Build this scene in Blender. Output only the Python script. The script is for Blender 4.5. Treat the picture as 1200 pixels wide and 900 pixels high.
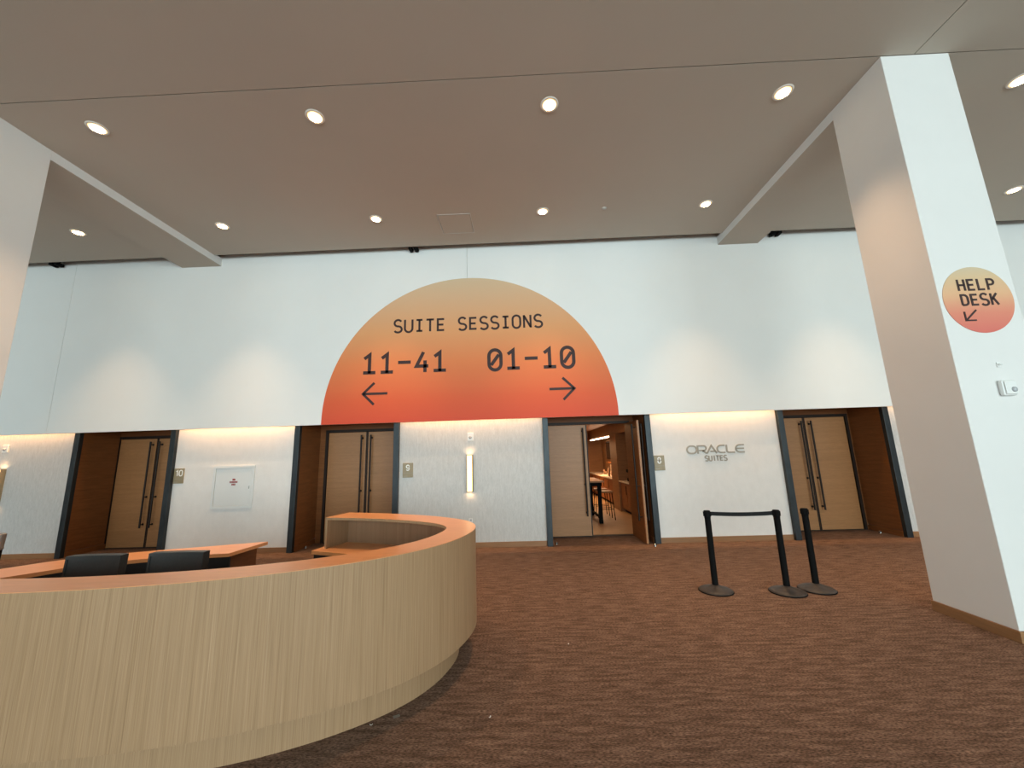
import bpy, math, random
from mathutils import Vector, Matrix
random.seed(7)
for o in list(bpy.data.objects): bpy.data.objects.remove(o)
S = bpy.context.scene
C = S.collection

# ------------------------------------------------------------------ camera
CAM = Vector((0.0, 0.0, 1.8))
R_ = Vector((0.99910875, 0.02965174, -0.03004133))
U_ = Vector((0.03487467, -0.17893273, 0.98324302))
F_ = Vector((-0.02377949, 0.98341438, 0.17980735))
cd = bpy.data.cameras.new('camera'); cam = bpy.data.objects.new('camera', cd); C.objects.link(cam)
cd.sensor_width = 36; cd.lens = 452.8317 / 1200 * 36; cd.clip_start = .05
m = Matrix((R_, U_, -F_)).transposed().to_4x4(); m.translation = CAM
cam.matrix_world = m
S.camera = cam

# ------------------------------------------------------------------ world, big lights, exposure
S.view_settings.view_transform = 'Standard'; S.view_settings.look = 'None'
S.view_settings.gamma = 1; S.view_settings.use_curve_mapping = False
S.view_settings.exposure = 0.0
W = bpy.data.worlds.new('world'); S.world = W; W.use_nodes = True
W.node_tree.nodes['Background'].inputs[0].default_value = (.62, .8, 1, 1)
W.node_tree.nodes['Background'].inputs[1].default_value = .7

def area_light(name, loc, target, sx, sy, power, col, spread=180):
    l = bpy.data.lights.new(name, 'AREA'); l.shape = 'RECTANGLE'; l.size = sx; l.size_y = sy
    l.energy = power; l.color = col; l.spread = math.radians(spread)
    o = bpy.data.objects.new(name, l); C.objects.link(o); o.location = loc
    o.rotation_euler = (Vector(target) - Vector(loc)).to_track_quat('-Z', 'Y').to_euler()
    return o
DAY = (.79, .98, 1.0)
# daylight entering through the glazed front of the hall, behind the camera
area_light('window_daylight_right', (6.3, -13.7, 2.95), (6.3, 8, 2.95), 13, 5.2, 2200, DAY)
area_light('window_daylight_left', (-7.5, -13.7, 2.95), (-7.5, 8, 2.95), 13.5, 5.2, 1050, DAY)
SPOT_POWER = 440
WARM = (1.0, .63, .36)

# ------------------------------------------------------------------ key dimensions
D, D2, H, HB, HS = 7.90, 8.13, 6.323, 6.176, 2.525
CX = -1.09                                   # axis of the wall
DOORS = [(-8.48, -8.56), (-3.70, -3.60), (1.52, 1.46), (6.33, 6.33)]   # alcove centre, meeting line of the leaves
AW = 1.11                                    # half width of an alcove, posts included
DY = 8.92                                    # door plane

# ------------------------------------------------------------------ mesh helper
class MB:
    def __init__(s): s.v = []; s.f = []; s.sm = []
    def add(s, vs, fs, smooth=False):
        n = len(s.v); s.v += [tuple(v) for v in vs]; s.f += [tuple(i + n for i in f) for f in fs]
        s.sm += [smooth] * len(fs); return s
    def box(s, x0, x1, y0, y1, z0, z1, M=None, b=0.0):
        if x0 > x1: x0, x1 = x1, x0
        if y0 > y1: y0, y1 = y1, y0
        if z0 > z1: z0, z1 = z1, z0
        if b > 0:
            b = min(b, (x1-x0)*.45, (y1-y0)*.45, (z1-z0)*.45)
            import bmesh
            bm = bmesh.new(); bmesh.ops.create_cube(bm, size=1)
            for v in bm.verts:
                v.co = Vector(((x0+x1)/2 + v.co.x*(x1-x0), (y0+y1)/2 + v.co.y*(y1-y0), (z0+z1)/2 + v.co.z*(z1-z0)))
            bmesh.ops.bevel(bm, geom=bm.edges[:], offset=b, segments=2, affect='EDGES', profile=.5)
            bm.verts.index_update()
            vs = [v.co.copy() for v in bm.verts]; fs = [[v.index for v in f.verts] for f in bm.faces]; bm.free()
        else:
            vs = [Vector(p) for p in [(x0,y0,z0),(x1,y0,z0),(x1,y1,z0),(x0,y1,z0),(x0,y0,z1),(x1,y0,z1),(x1,y1,z1),(x0,y1,z1)]]
            fs = [(0,3,2,1),(4,5,6,7),(0,1,5,4),(1,2,6,5),(2,3,7,6),(3,0,4,7)]
        if M is not None: vs = [M @ v for v in vs]
        return s.add(vs, fs)
    def tube(s, a, b, r0, r1=None, n=16, caps=True):
        a = Vector(a); b = Vector(b); r1 = r0 if r1 is None else r1
        q = (b - a).to_track_quat('Z', 'Y'); vs = []; fs = []
        for k, (p, r) in enumerate(((a, r0), (b, r1))):
            for i in range(n):
                t = 2*math.pi*i/n; vs.append(p + q @ Vector((r*math.cos(t), r*math.sin(t), 0)))
        for i in range(n): fs.append((i, (i+1) % n, n+(i+1) % n, n+i))
        s.add(vs, fs, True)
        if caps: s.add(vs, [tuple(range(n-1, -1, -1)), tuple(range(n, 2*n))])
        return s
    def lathe(s, prof, c=(0,0,0), n=40, axis='Z', smooth=True):
        vs = []; fs = []; c = Vector(c)
        for r, h in prof:
            for i in range(n):
                t = 2*math.pi*i/n; x, y = r*math.cos(t), r*math.sin(t)
                p = Vector((x, y, h)) if axis == 'Z' else Vector((x, -h, y))
                vs.append(c + p)
        for k in range(len(prof)-1):
            for i in range(n):
                j = (i+1) % n
                f = (k*n+i, k*n+j, (k+1)*n+j, (k+1)*n+i)
                fs.append(f if axis == 'Z' else f[::-1])
        s.add(vs, fs, smooth); return s
    def prism(s, pts, z0, z1, smooth_sides=False):          # polygon in XY, any shape
        n = len(pts)
        vs = [(p[0], p[1], z0) for p in pts] + [(p[0], p[1], z1) for p in pts]
        s.add(vs, [tuple(range(n))[::-1], tuple(range(n, 2*n))])
        s.add(vs, [(i, (i+1) % n, n+(i+1) % n, n+i) for i in range(n)], smooth_sides); return s
    def band(s, A, B, z0, z1):                              # closed slab between two open XY polylines of equal length
        n = len(A)
        vs = [(p[0], p[1], z) for z in (z0, z1) for L in (A, B) for p in L]
        a0, b0, a1, b1 = 0, n, 2*n, 3*n; flat = []; side = []
        for i in range(n-1):
            flat.append((a1+i, b1+i, b1+i+1, a1+i+1)); flat.append((a0+i, a0+i+1, b0+i+1, b0+i))
            side.append((a0+i, a1+i, a1+i+1, a0+i+1)); side.append((b0+i, b0+i+1, b1+i+1, b1+i))
        flat += [(a0, b0, b1, a1), (a0+n-1, a1+n-1, b1+n-1, b0+n-1)]
        s.add(vs, flat); s.add(vs, side, True); return s
    def ribbon(s, pts, w, T, closed=False, t=.006):         # stroke of width w in a sign plane; T maps (x, z, depth)
        P = [Vector(p) for p in pts]; n = len(P); L = []; Rr = []
        for i in range(n):
            if closed: a, b = P[i-1], P[(i+1) % n]
            else: a, b = P[max(i-1, 0)], P[min(i+1, n-1)]
            d1 = (P[i]-a); d2 = (b-P[i])
            if d1.length < 1e-9: d1 = d2
            if d2.length < 1e-9: d2 = d1
            d1.normalize(); d2.normalize()
            n1 = Vector((-d1.y, d1.x)); n2 = Vector((-d2.y, d2.x)); nn = n1+n2
            if nn.length < 1e-6: nn = n1.copy()
            nn.normalize(); k = w/2/max(.35, nn.dot(n1))
            L.append(P[i]+nn*k); Rr.append(P[i]-nn*k)
        vs = [T(p.x, p.y, d) for d in (0, t) for A in (L, Rr) for p in A]
        fs = []; rng = range(n if closed else n-1)
        for i in rng:
            j = (i+1) % n
            fs += [(2*n+i, 2*n+j, 3*n+j, 3*n+i), (i, j, 2*n+j, 2*n+i), (n+i, 3*n+i, 3*n+j, n+j), (i, n+i, n+j, j)]
        if not closed: fs += [(0, 2*n, 3*n, n), (n-1, 2*n-1, 4*n-1, 3*n-1)]
        return s.add(vs, fs)

def world_loc(o):
    v = Vector((0, 0, 0))
    while o is not None: v += o.location; o = o.parent
    return v
def obj(name, mb, mat, parent=None, origin=None, label=None):
    base = world_loc(parent)
    og = Vector(origin) if origin is not None else (base if parent else Vector((0, 0, 0)))
    me = bpy.data.meshes.new(name)
    me.from_pydata([(v[0]-og.x, v[1]-og.y, v[2]-og.z) for v in mb.v], [], mb.f)
    me.polygons.foreach_set('use_smooth', mb.sm); me.update()
    mats = mat if isinstance(mat, (list, tuple)) else [mat]
    for q in mats: me.materials.append(q)
    o = bpy.data.objects.new(name, me); C.objects.link(o)
    if parent: o.parent = parent
    o.location = og - base
    if label: o['label'] = label
    return o
def tag(o, label=None, cat=None, group=None, kind=None):
    if label: o['label'] = label
    if cat: o['category'] = cat
    if group: o['group'] = group
    if kind: o['kind'] = kind
    return o
def thing(name, loc, label, cat, group=None, kind=None):
    o = bpy.data.objects.new(name, None); C.objects.link(o); o.location = loc; o.empty_display_size = .1
    return tag(o, label, cat, group, kind)
def struct(name, mb, mat, label=None, cat=None):
    return tag(obj(name, mb, mat), label, cat, kind='structure')
def copy_tree(src, loc, label, group=None):
    r = src.copy(); C.objects.link(r); r.location = loc; r['label'] = label
    if group: r['group'] = group
    for ch in list(src.children):
        c = ch.copy(); C.objects.link(c); c.parent = r
        for g in list(ch.children):
            d = g.copy(); C.objects.link(d); d.parent = c
    return r

# ------------------------------------------------------------------ materials
def mat(name, col, rough=.5, metal=0, spec=.5, emit=None, estr=0):
    m = bpy.data.materials.new(name); m.use_nodes = True; b = m.node_tree.nodes['Principled BSDF']
    b.inputs['Base Color'].default_value = (*col, 1); b.inputs['Roughness'].default_value = rough
    b.inputs['Metallic'].default_value = metal; b.inputs['Specular IOR Level'].default_value = spec
    if emit: b.inputs['Emission Color'].default_value = (*emit, 1); b.inputs['Emission Strength'].default_value = estr
    return m
def noise_mat(name, stops, scale, rough=.5, spec=.5, bump=0, detail=4, fine=None, metal=0, dist=.01):
    """colour from a stretched noise in object space; optional finer second noise multiplied in"""
    m = mat(name, stops[0][1], rough, metal, spec); nt = m.node_tree; N = nt.nodes; L = nt.links; b = N['Principled BSDF']
    tc = N.new('ShaderNodeTexCoord'); mp = N.new('ShaderNodeMapping'); mp.inputs['Scale'].default_value = scale
    nz = N.new('ShaderNodeTexNoise'); nz.inputs['Scale'].default_value = 1; nz.inputs['Detail'].default_value = detail
    nz.inputs['Roughness'].default_value = .6
    rp = N.new('ShaderNodeValToRGB'); cr = rp.color_ramp
    while len(cr.elements) < len(stops): cr.elements.new(.5)
    for e, (p, c) in zip(cr.elements, stops): e.position = p; e.color = (*c, 1)
    L.new(tc.outputs['Object'], mp.inputs[0]); L.new(mp.outputs[0], nz.inputs['Vector']); L.new(nz.outputs['Fac'], rp.inputs[0])
    out = rp.outputs[0]; hgt = nz.outputs['Fac']
    if fine:
        sc2, lo, hi = fine
        mp2 = N.new('ShaderNodeMapping'); mp2.inputs['Scale'].default_value = sc2
        n2 = N.new('ShaderNodeTexNoise'); n2.inputs['Scale'].default_value = 1; n2.inputs['Detail'].default_value = 3
        mr = N.new('ShaderNodeMapRange'); mr.inputs[1].default_value = .3; mr.inputs[2].default_value = .7
        mr.inputs[3].default_value = lo; mr.inputs[4].default_value = hi
        mx = N.new('ShaderNodeVectorMath'); mx.operation = 'SCALE'
        L.new(tc.outputs['Object'], mp2.inputs[0]); L.new(mp2.outputs[0], n2.inputs['Vector']); L.new(n2.outputs['Fac'], mr.inputs[0])
        L.new(out, mx.inputs[0]); L.new(mr.outputs[0], mx.inputs['Scale']); out = mx.outputs[0]; hgt = n2.outputs['Fac']
    L.new(out, b.inputs['Base Color'])
    if bump:
        bp = N.new('ShaderNodeBump'); bp.inputs['Strength'].default_value = bump; bp.inputs['Distance'].default_value = dist
        L.new(hgt, bp.inputs['Height']); L.new(bp.outputs[0], b.inputs['Normal'])
    return m

M = {}
M['wall'] = noise_mat('white_paint', [(.3, (.85, .85, .83)), (.7, (.88, .88, .86))], (.6, .6, .6), .6, .3)
M['smooth_cover'] = noise_mat('smooth_wallcovering', [(.3, (.74, .73, .71)), (.7, (.78, .77, .75))], (8, 4, 5), .7, .2, bump=.06, fine=((90, 30, 60), .97, 1.02), dist=.003)
M['column'] = noise_mat('column_paint', [(.3, (.735, .72, .70)), (.7, (.765, .75, .73))], (1, 1, 1), .6, .3)
M['ceiling'] = noise_mat('ceiling_paint', [(.3, (.50, .44, .375)), (.7, (.53, .465, .395))], (.4, .4, .4), .75, .2)
M['beam'] = noise_mat('beam_paint', [(.3, (.60, .58, .54)), (.7, (.63, .61, .57))], (.5, .5, .5), .7, .2)
M['dark_slot'] = mat('dark_slot', (.015, .015, .015), .9)
M['cover'] = noise_mat('woven_wallcovering', [(.3, (.54, .54, .53)), (.7, (.63, .63, .62))], (26, 4, 5), .75, .2,
                       bump=.25, fine=((180, 40, 22), .90, 1.06), dist=.004)
M['carpet'] = noise_mat('carpet', [(.34, (.120, .070, .046)), (.5, (.185, .110, .076)), (.64, (.255, .156, .110))],
                        (4.5, 26, 1), .95, .1, bump=1.0, detail=12, fine=((48, 135, 1), .32, 1.62), dist=.02)
M['wood_base'] = noise_mat('baseboard_wood', [(.3, (.25, .125, .055)), (.7, (.32, .165, .075))], (3, 3, 40), .45, .4)
M['jamb'] = noise_mat('dark_oak_panel', [(.3, (.18, .062, .017)), (.7, (.25, .090, .026))], (2, 2, 26), .5, .3,
                      fine=((9, 9, 160), .86, 1.08))
M['door'] = noise_mat('door_oak', [(.25, (.33, .148, .055)), (.75, (.42, .192, .074))], (.9, .9, 22), .42, .4,
                      fine=((8, 8, 150), .86, 1.07))
M['steel'] = noise_mat('blackened_steel', [(.3, (.026, .031, .035)), (.7, (.042, .050, .056))], (6, 6, 3), .42, .5, metal=.6)
M['bronze'] = mat('dark_bronze', (.022, .013, .009), .5, .2, .3)
M['veneer'] = noise_mat('desk_veneer', [(.25, (.285, .17, .086)), (.45, (.355, .218, .118)), (.6, (.38, .235, .130)), (.8, (.465, .30, .175))],
                        (95, 95, .9), .5, .3, detail=8, fine=((330, 330, 2.5), .84, 1.12))
M['top'] = noise_mat('desk_top_veneer_warm_lit', [(.3, (.72, .31, .120)), (.7, (.80, .36, .145))], (3, 20, 20), .30, .55,  # wood tone with warm reflected light mixed into the orange
                     fine=((10, 120, 120), .95, 1.04))
M['inner'] = noise_mat('desk_inner_veneer', [(.3, (.27, .155, .085)), (.7, (.34, .20, .115))], (30, 30, .6), .5, .35)
M['black'] = mat('black_laminate', (.008, .008, .008), .6)
M['leather'] = noise_mat('black_leather', [(.3, (.018, .020, .020)), (.7, (.026, .028, .027))], (60, 60, 60), .42, .5, bump=.15, dist=.002)
M['blackmetal'] = noise_mat('black_powdercoat', [(.3, (.004, .004, .004)), (.7, (.006, .006, .006))], (50, 50, 50), .8, .10)
M['belt'] = noise_mat('black_webbing', [(.3, (.008, .008, .009)), (.7, (.016, .016, .017))], (30, 30, 400), .8, .2)
M['cast'] = noise_mat('dusty_black_base', [(.35, (.020, .015, .013)), (.6, (.032, .024, .020)), (.75, (.065, .046, .035))], (14, 14, 14), .5, .4)
M['chrome'] = mat('chrome', (.7, .7, .7), .18, 1)
M['brushed'] = noise_mat('brushed_steel', [(.3, (.42, .38, .36)), (.7, (.55, .50, .48))], (3, 3, 120), .35, .5, metal=.85)
M['plastic'] = mat('white_plastic', (.78, .78, .76), .35)
M['paneldoor'] = mat('grey_painted_metal', (.70, .73, .73), .4)
M['brass'] = noise_mat('etched_plate', [(.3, (.26, .21, .125)), (.7, (.32, .265, .165))], (40, 40, 4), .45, .5)
M['ink'] = mat('sign_ink', (.035, .012, .012), .6)
M['white_ink'] = mat('white_ink', (.85, .85, .82), .5)
M['red_ink'] = mat('red_ink', (.26, .02, .02), .5)
M['letter'] = mat('satin_nickel', (.34, .31, .26), .5, .3)
M['lens'] = mat('lamp_lens', (1, .9, .75), .4, emit=(1, .80, .52), estr=28)
M['reflector'] = mat('lamp_rim_glow', (1, .8, .5), .4, emit=(1, .62, .28), estr=1.6)  # emission imitates the warm halo round the lens edge
M['ring'] = mat('lamp_trim', (.80, .74, .66), .4)
M['sconce'] = mat('sconce_glass', (1, .85, .6), .3, emit=(1, .60, .20), estr=2.6)
M['sconce_core'] = mat('sconce_core', (1, .9, .7), .3, emit=(1, .80, .50), estr=7)
M['strip'] = mat('led_strip', (1, .8, .6), .4, emit=(1, .70, .42), estr=9)
M['smoke_glass'] = mat('grey_lens', (.42, .43, .45), .15)
M['paper'] = mat('paper', (.82, .80, .76), .8)
M['grey_tag'] = mat('grey_tag', (.22, .19, .16), .7)
M['dark'] = mat('dark_void', (.01, .01, .01), .9)
M['floor_wood'] = noise_mat('suite_floor_oak', [(.3, (.42, .25, .12)), (.7, (.55, .34, .17))], (3, 22, 1), .4, .4)
M['suite_wall'] = noise_mat('suite_oak_wall', [(.3, (.21, .105, .045)), (.7, (.27, .14, .06))], (3, 3, 20), .5, .3)
M['stone'] = noise_mat('pale_stone', [(.3, (.60, .50, .40)), (.7, (.72, .62, .50))], (12, 12, 12), .25, .5)
M['glass'] = mat('tinted_glassware', (.25, .14, .08), .1)
M['mirror'] = mat('dark_mirror', (.05, .05, .045), .12, .8)
M['window_frame'] = mat('window_frame_metal', (.12, .12, .13), .4, .6)

def gradient_mat(name, stops, z0, z1, noise=.02):
    """printed colour gradient of a vinyl sign, along its own height"""
    m = mat(name, (.8, .4, .2), .55, 0, .25); nt = m.node_tree; N = nt.nodes; L = nt.links
    tc = N.new('ShaderNodeTexCoord'); sp = N.new('ShaderNodeSeparateXYZ'); mr = N.new('ShaderNodeMapRange')
    mr.inputs[1].default_value = z0; mr.inputs[2].default_value = z1
    rp = N.new('ShaderNodeValToRGB'); cr = rp.color_ramp
    while len(cr.elements) < len(stops): cr.elements.new(.5)
    for e, (p, c) in zip(cr.elements, stops): e.position = p; e.color = (*c, 1)
    L.new(tc.outputs['Object'], sp.inputs[0]); L.new(sp.outputs[2], mr.inputs[0]); L.new(mr.outputs[0], rp.inputs[0])
    L.new(rp.outputs[0], N['Principled BSDF'].inputs['Base Color']); return m
M['sunset'] = gradient_mat('sunset_vinyl', [(0, (.70, .088, .042)), (.15, (.75, .125, .048)), (.40, (.83, .245, .088)), (.62, (.81, .375, .165)), (.85, (.74, .46, .27)), (1, (.70, .52, .34))], 0, 3.1)
M['sunset_small'] = gradient_mat('sunset_vinyl_small', [(0, (.66, .16, .13)), (.3, (.70, .24, .16)), (.6, (.72, .42, .24)), (.85, (.66, .47, .28)), (1, (.60, .48, .33))], -.36, .36)

# ------------------------------------------------------------------ lettering (stroke glyphs, cap height 1)
def A(cx, cy, rx, ry, a0, a1, n=12):
    return [(cx+rx*math.cos(math.radians(a0+(a1-a0)*i/n)), cy+ry*math.sin(math.radians(a0+(a1-a0)*i/n))) for i in range(n+1)]
OV = A(.29, .70, .29, .30, 0, 180) + A(.29, .30, .29, .30, 180, 360)
G = {
 'S': [(A(.29, .745, .27, .255, 28, 270, 16) + A(.29, .245, .29, .245, 90, -152, 16)[1:], 0)],
 'U': [([(0, 1)] + A(.29, .29, .29, .29, 180, 360) + [(.58, 1)], 0)],
 'I': [([(.29, 0), (.29, 1)], 0), ([(.06, 1-.06), (.52, 1-.06)], 0), ([(.06, .06), (.52, .06)], 0)],
 'T': [([(.29, 0), (.29, 1)], 0), ([(0, .94), (.58, .94)], 0)],
 'E': [([(.54, .94), (.05, .94), (.05, .06), (.54, .06)], 0), ([(.05, .5), (.48, .5)], 0)],
 'O': [(OV, 1)], '0': [(OV, 1), ([(.10, .24), (.48, .76)], 0)],
 'N': [([(.04, 0), (.04, 1)], 0), ([(.04, .97), (.54, .03)], 0), ([(.54, 0), (.54, 1)], 0)],
 'H': [([(.04, 0), (.04, 1)], 0), ([(.54, 0), (.54, 1)], 0), ([(.04, .5), (.54, .5)], 0)],
 'L': [([(.06, 1), (.06, .06), (.54, .06)], 0)],
 'P': [([(.05, 0), (.05, .94), (.30, .94)] + A(.30, .70, .25, .24, 90, -90) + [(.05, .46)], 0)],
 'D': [([(.05, .06), (.05, .94), (.26, .94)] + A(.26, .66, .29, .28, 90, 0) + A(.26, .34, .29, .28, 0, -90) + [(.05, .06)], 0)],
 'K': [([(.05, 0), (.05, 1)], 0), ([(.54, 1), (.08, .46)], 0), ([(.22, .60), (.55, 0)], 0)],
 '1': [([(.04, .76), (.30, .95), (.30, .02)], 0), ([(.0, .06), (.60, .06)], 0)],
 '4': [([(.36, 1), (.02, .30), (.60, .30)], 0), ([(.44, .58), (.44, 0)], 0)],
 '-': [([(-.02, .52), (.60, .52)], 0)],
 '9': [(A(.28, .70, .26, .26, 0, 360, 20)[:-1], 1), (A(.28, .34, .26, .30, 0, -150) , 0), ([(.54, .70), (.54, .34)], 0)],
 '8': [(A(.28, .74, .23, .24, 0, 360, 20)[:-1], 1), (A(.28, .25, .27, .25, 0, 360, 20)[:-1], 1)],
 'i': [([(.29, 0), (.29, 1)], 0)],
 # wide logotype letters
 'wO': [(A(.72, .5, .45, .45, -90, 90) + A(.5, .5, .45, .45, 90, 270), 1)],
 'wR': [([(.06, 0), (.06, .94), (.78, .94)] + A(.78, .66, .27, .28, 90, -90) + [(.22, .38)], 0), ([(.62, .38), (1.08, 0)], 0)],
 'wA': [([(0, 0), (.58, .96), (1.16, 0)], 0), ([(.42, .24), (.98, .24)], 0)],
 'wC': [([(.96, .94), (.5, .94)] + A(.5, .5, .45, .44, 90, 270) + [(.96, .06)], 0)],
 'wL': [([(.06, 1), (.06, .30)] + A(.30, .30, .24, .24, 180, 270) + [(.98, .06)], 0)],
 'wE': [([(1.04, .94), (.5, .94)] + A(.5, .5, .45, .44, 90, 270) + [(1.04, .06)], 0), ([(.06, .5), (1.0, .5)], 0)],
}
def plane_T(y):                                        # a wall facing the camera side (-Y)
    return lambda x, z, d: (x, y - d, z)
def text_part(name, text, x0, x1, z0, z1, w, T, m, parent, t=.004, gw=.58, keys=None):
    h = z1-z0; n = len(text); adv = (x1-x0 - gw*h)/(n-1) if n > 1 else 0
    for i, k in enumerate(text):
        if k != ' ':
            mb = MB()
            for pts, cl in G[k]: mb.ribbon([(x0+i*adv+px*h, z0+pz*h) for px, pz in pts], w, T, bool(cl), t)
            obj(name, mb, m, parent)

# ================================================================== SETTING
XL, XR, YF = -15.0, 13.0, -14.0
struct('floor', MB().box(XL, XR, YF, DY+.06, -.12, 0), M['carpet'], 'brown woven carpet across the whole hall', 'floor')
# ceiling: plasterboard fields with narrow control joints between them
cl = thing('ceiling', (0, 0, H), 'taupe painted plasterboard ceiling with thin joints', 'ceiling', kind='structure')
JX = [XL, -7.25, 4.79, XR]; JG = .006
for i in range(3):
    obj('panel', MB().box(JX[i]+JG, JX[i+1]-JG, YF, 3.95-JG, H, H+.05), M['ceiling'], cl)
HX0, HX1, HY0, HY1 = -1.50, -.85, 6.60, 7.25          # access hatch opening
mb = MB()
mb.box(XL, HX0, 3.95+JG, 7.68, H, H+.05); mb.box(HX1, XR, 3.95+JG, 7.68, H, H+.05)
mb.box(HX0, HX1, 3.95+JG, HY0, H, H+.05); mb.box(HX0, HX1, HY1, 7.68, H, H+.05)
obj('panel', mb, M['ceiling'], cl)
obj('backing', MB().box(XL, XR, YF, 8.2, H+.05, H+.1), M['ceiling'], cl, label='dark upper side of the ceiling over the slot')
obj('slot_lid', MB().box(XL, XR, 7.70, 8.2, H+.35, H+.4), M['dark_slot'], cl)
for o in list(cl.children):
    if o.name.startswith('backing'):
        bpy.data.objects.remove(o)
obj('backing', MB().box(XL, XR, YF, 7.66, H+.055, H+.09), M['ceiling'], cl)
obj('slot_side', MB().box(XL, XR, 7.66, 7.70, H+.05, H+.4), M['dark_slot'], cl)
t = thing('access_hatch', (-1.175, 6.925, H), 'square flush access hatch in the ceiling above the big orange sign', 'hatch')
obj('hatch_door', MB().box(HX0+.02, HX1-.02, HY0+.02, HY1-.02, H-.004, H+.03), M['ceiling'], t)
mb = MB()
for a in ((HX0, HX1, HY0, HY0+.012), (HX0, HX1, HY1-.012, HY1), (HX0, HX0+.012, HY0, HY1), (HX1-.012, HX1, HY0, HY1)):
    mb.box(a[0], a[1], a[2], a[3], H-.006, H+.03)
obj('hatch_rim', mb, M['beam'], t)

# back wall: tall white upper wall that overhangs the textured lower wall
wb = thing('wall_back', (0, D, 0), 'tall white upper wall above the suite doors', 'wall', kind='structure')
SE = [XL, -10.04, CX-.015, 7.83, XR]
for i in range(4):
    obj('panel', MB().box(SE[i]+.003, SE[i+1]-.003, D, D+.06, HS, H+.42), M['wall'], wb)
obj('backing', MB().box(XL, XR, D+.06, D+.08, HS+.02, H+.42), M['wall'], wb)
# lower wall bays between the alcoves
def post_x(c): return c-AW, c+AW
bays = []; x = XL
for c, s in DOORS:
    a, b = post_x(c); bays.append((x, a)); x = b
bays.append((x, XR))
for i, (a, b) in enumerate(bays):
    obj('lower_wall', MB().box(a, b, D2, D2+.14, .10, 3.3), M['smooth_cover' if i in (1, 3) else 'cover'], wb, label='pale wallcovering below the overhang')
    struct('baseboard_back', MB().box(a+.003, b-.003, D2-.014, D2+.1, 0, .10), M['wood_base'])
    # cove lamp hidden behind the overhang
    cv = thing('cove_light', ((a+b)/2, 8.02, 3.04), ['hidden warm cove strip above the far left wall bay', 'hidden warm cove strip above the bay with the metal hatch',
        'hidden warm cove strip above the bay with the glowing sconce', 'hidden warm cove strip above the bay with metal letters', 'hidden warm cove strip above the far right wall bay'][i], 'lamp')
    obj('led_strip', MB().box(a+.02, b-.02, 8.00, 8.04, 3.02, 3.035), M['strip'], cv)
    obj('strip_housing', MB().box(a+.02, b-.02, 7.985, 8.06, 3.035, 3.06), M['beam'], cv)
    al = area_light('cove_lamp', ((a+b)/2, 8.035, 3.015), ((a+b)/2, 8.06, 2.2), b-a-.05, .03, 15*(b-a), (1, .52, .22))
struct('trim_1', MB().box(XL, XR, D+.08, D2+.14, 3.3, 3.34), M['dark'])

# other walls, columns, beams
struct('wall_left', MB().box(XL-.2, XL, YF, 8.2, 0, H+.4), M['wall'])
struct('wall_right', MB().box(XR, XR+.2, YF, 8.2, 0, H+.4), M['wall'])
wf = thing('wall_front', (0, YF, 0), 'glazed front of the hall behind the viewer', 'wall', kind='structure')
obj('sill_wall', MB().box(XL, XR, YF-.2, YF, 0, .35), M['wall'], wf)
obj('head_wall', MB().box(XL, XR, YF-.2, YF, 5.6, H+.4), M['wall'], wf)
for i in range(9):
    xx = XL + (XR-XL)*i/8
    obj('mullion', MB().box(xx-.05, xx+.05, YF-.12, YF, .35, 5.6), M['window_frame'], wf)

def column(x0, x1, lbl, y0=3.95, y1=4.70):
    c = thing('column', ((x0+x1)/2, (y0+y1)/2, 0), lbl, 'column', kind='structure')
    obj('shaft', MB().box(x0, x1, y0, y1, .10, H, b=.006), M['column'], c)
    obj('baseboard', MB().box(x0-.012, x1+.012, y0-.012, y1+.012, 0, .10, b=.003), M['wood_base'], c, label='brown wooden skirting round the column foot')
    return c
column(4.40, 5.19, 'big square white column at the right carrying the round help desk sign')
column(-7.45, -6.66, 'square white column cut by the left edge of the photo')
def beam(x0, x1, lbl):
    b = thing('beam', ((x0+x1)/2, 6.3, HB), lbl, 'beam', kind='structure')
    obj('side_face', MB().box(x0, x1, 4.70, D, HB+.003, H+.04), M['column'], b)
    obj('soffit', MB().box(x0, x1, 4.70, D, HB, HB+.003), M['ceiling'], b)
beam(4.40, 5.26, 'shallow ceiling beam from the right column to the back wall')
beam(-7.56, -6.66, 'shallow ceiling beam from the left column to the back wall')

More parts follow.
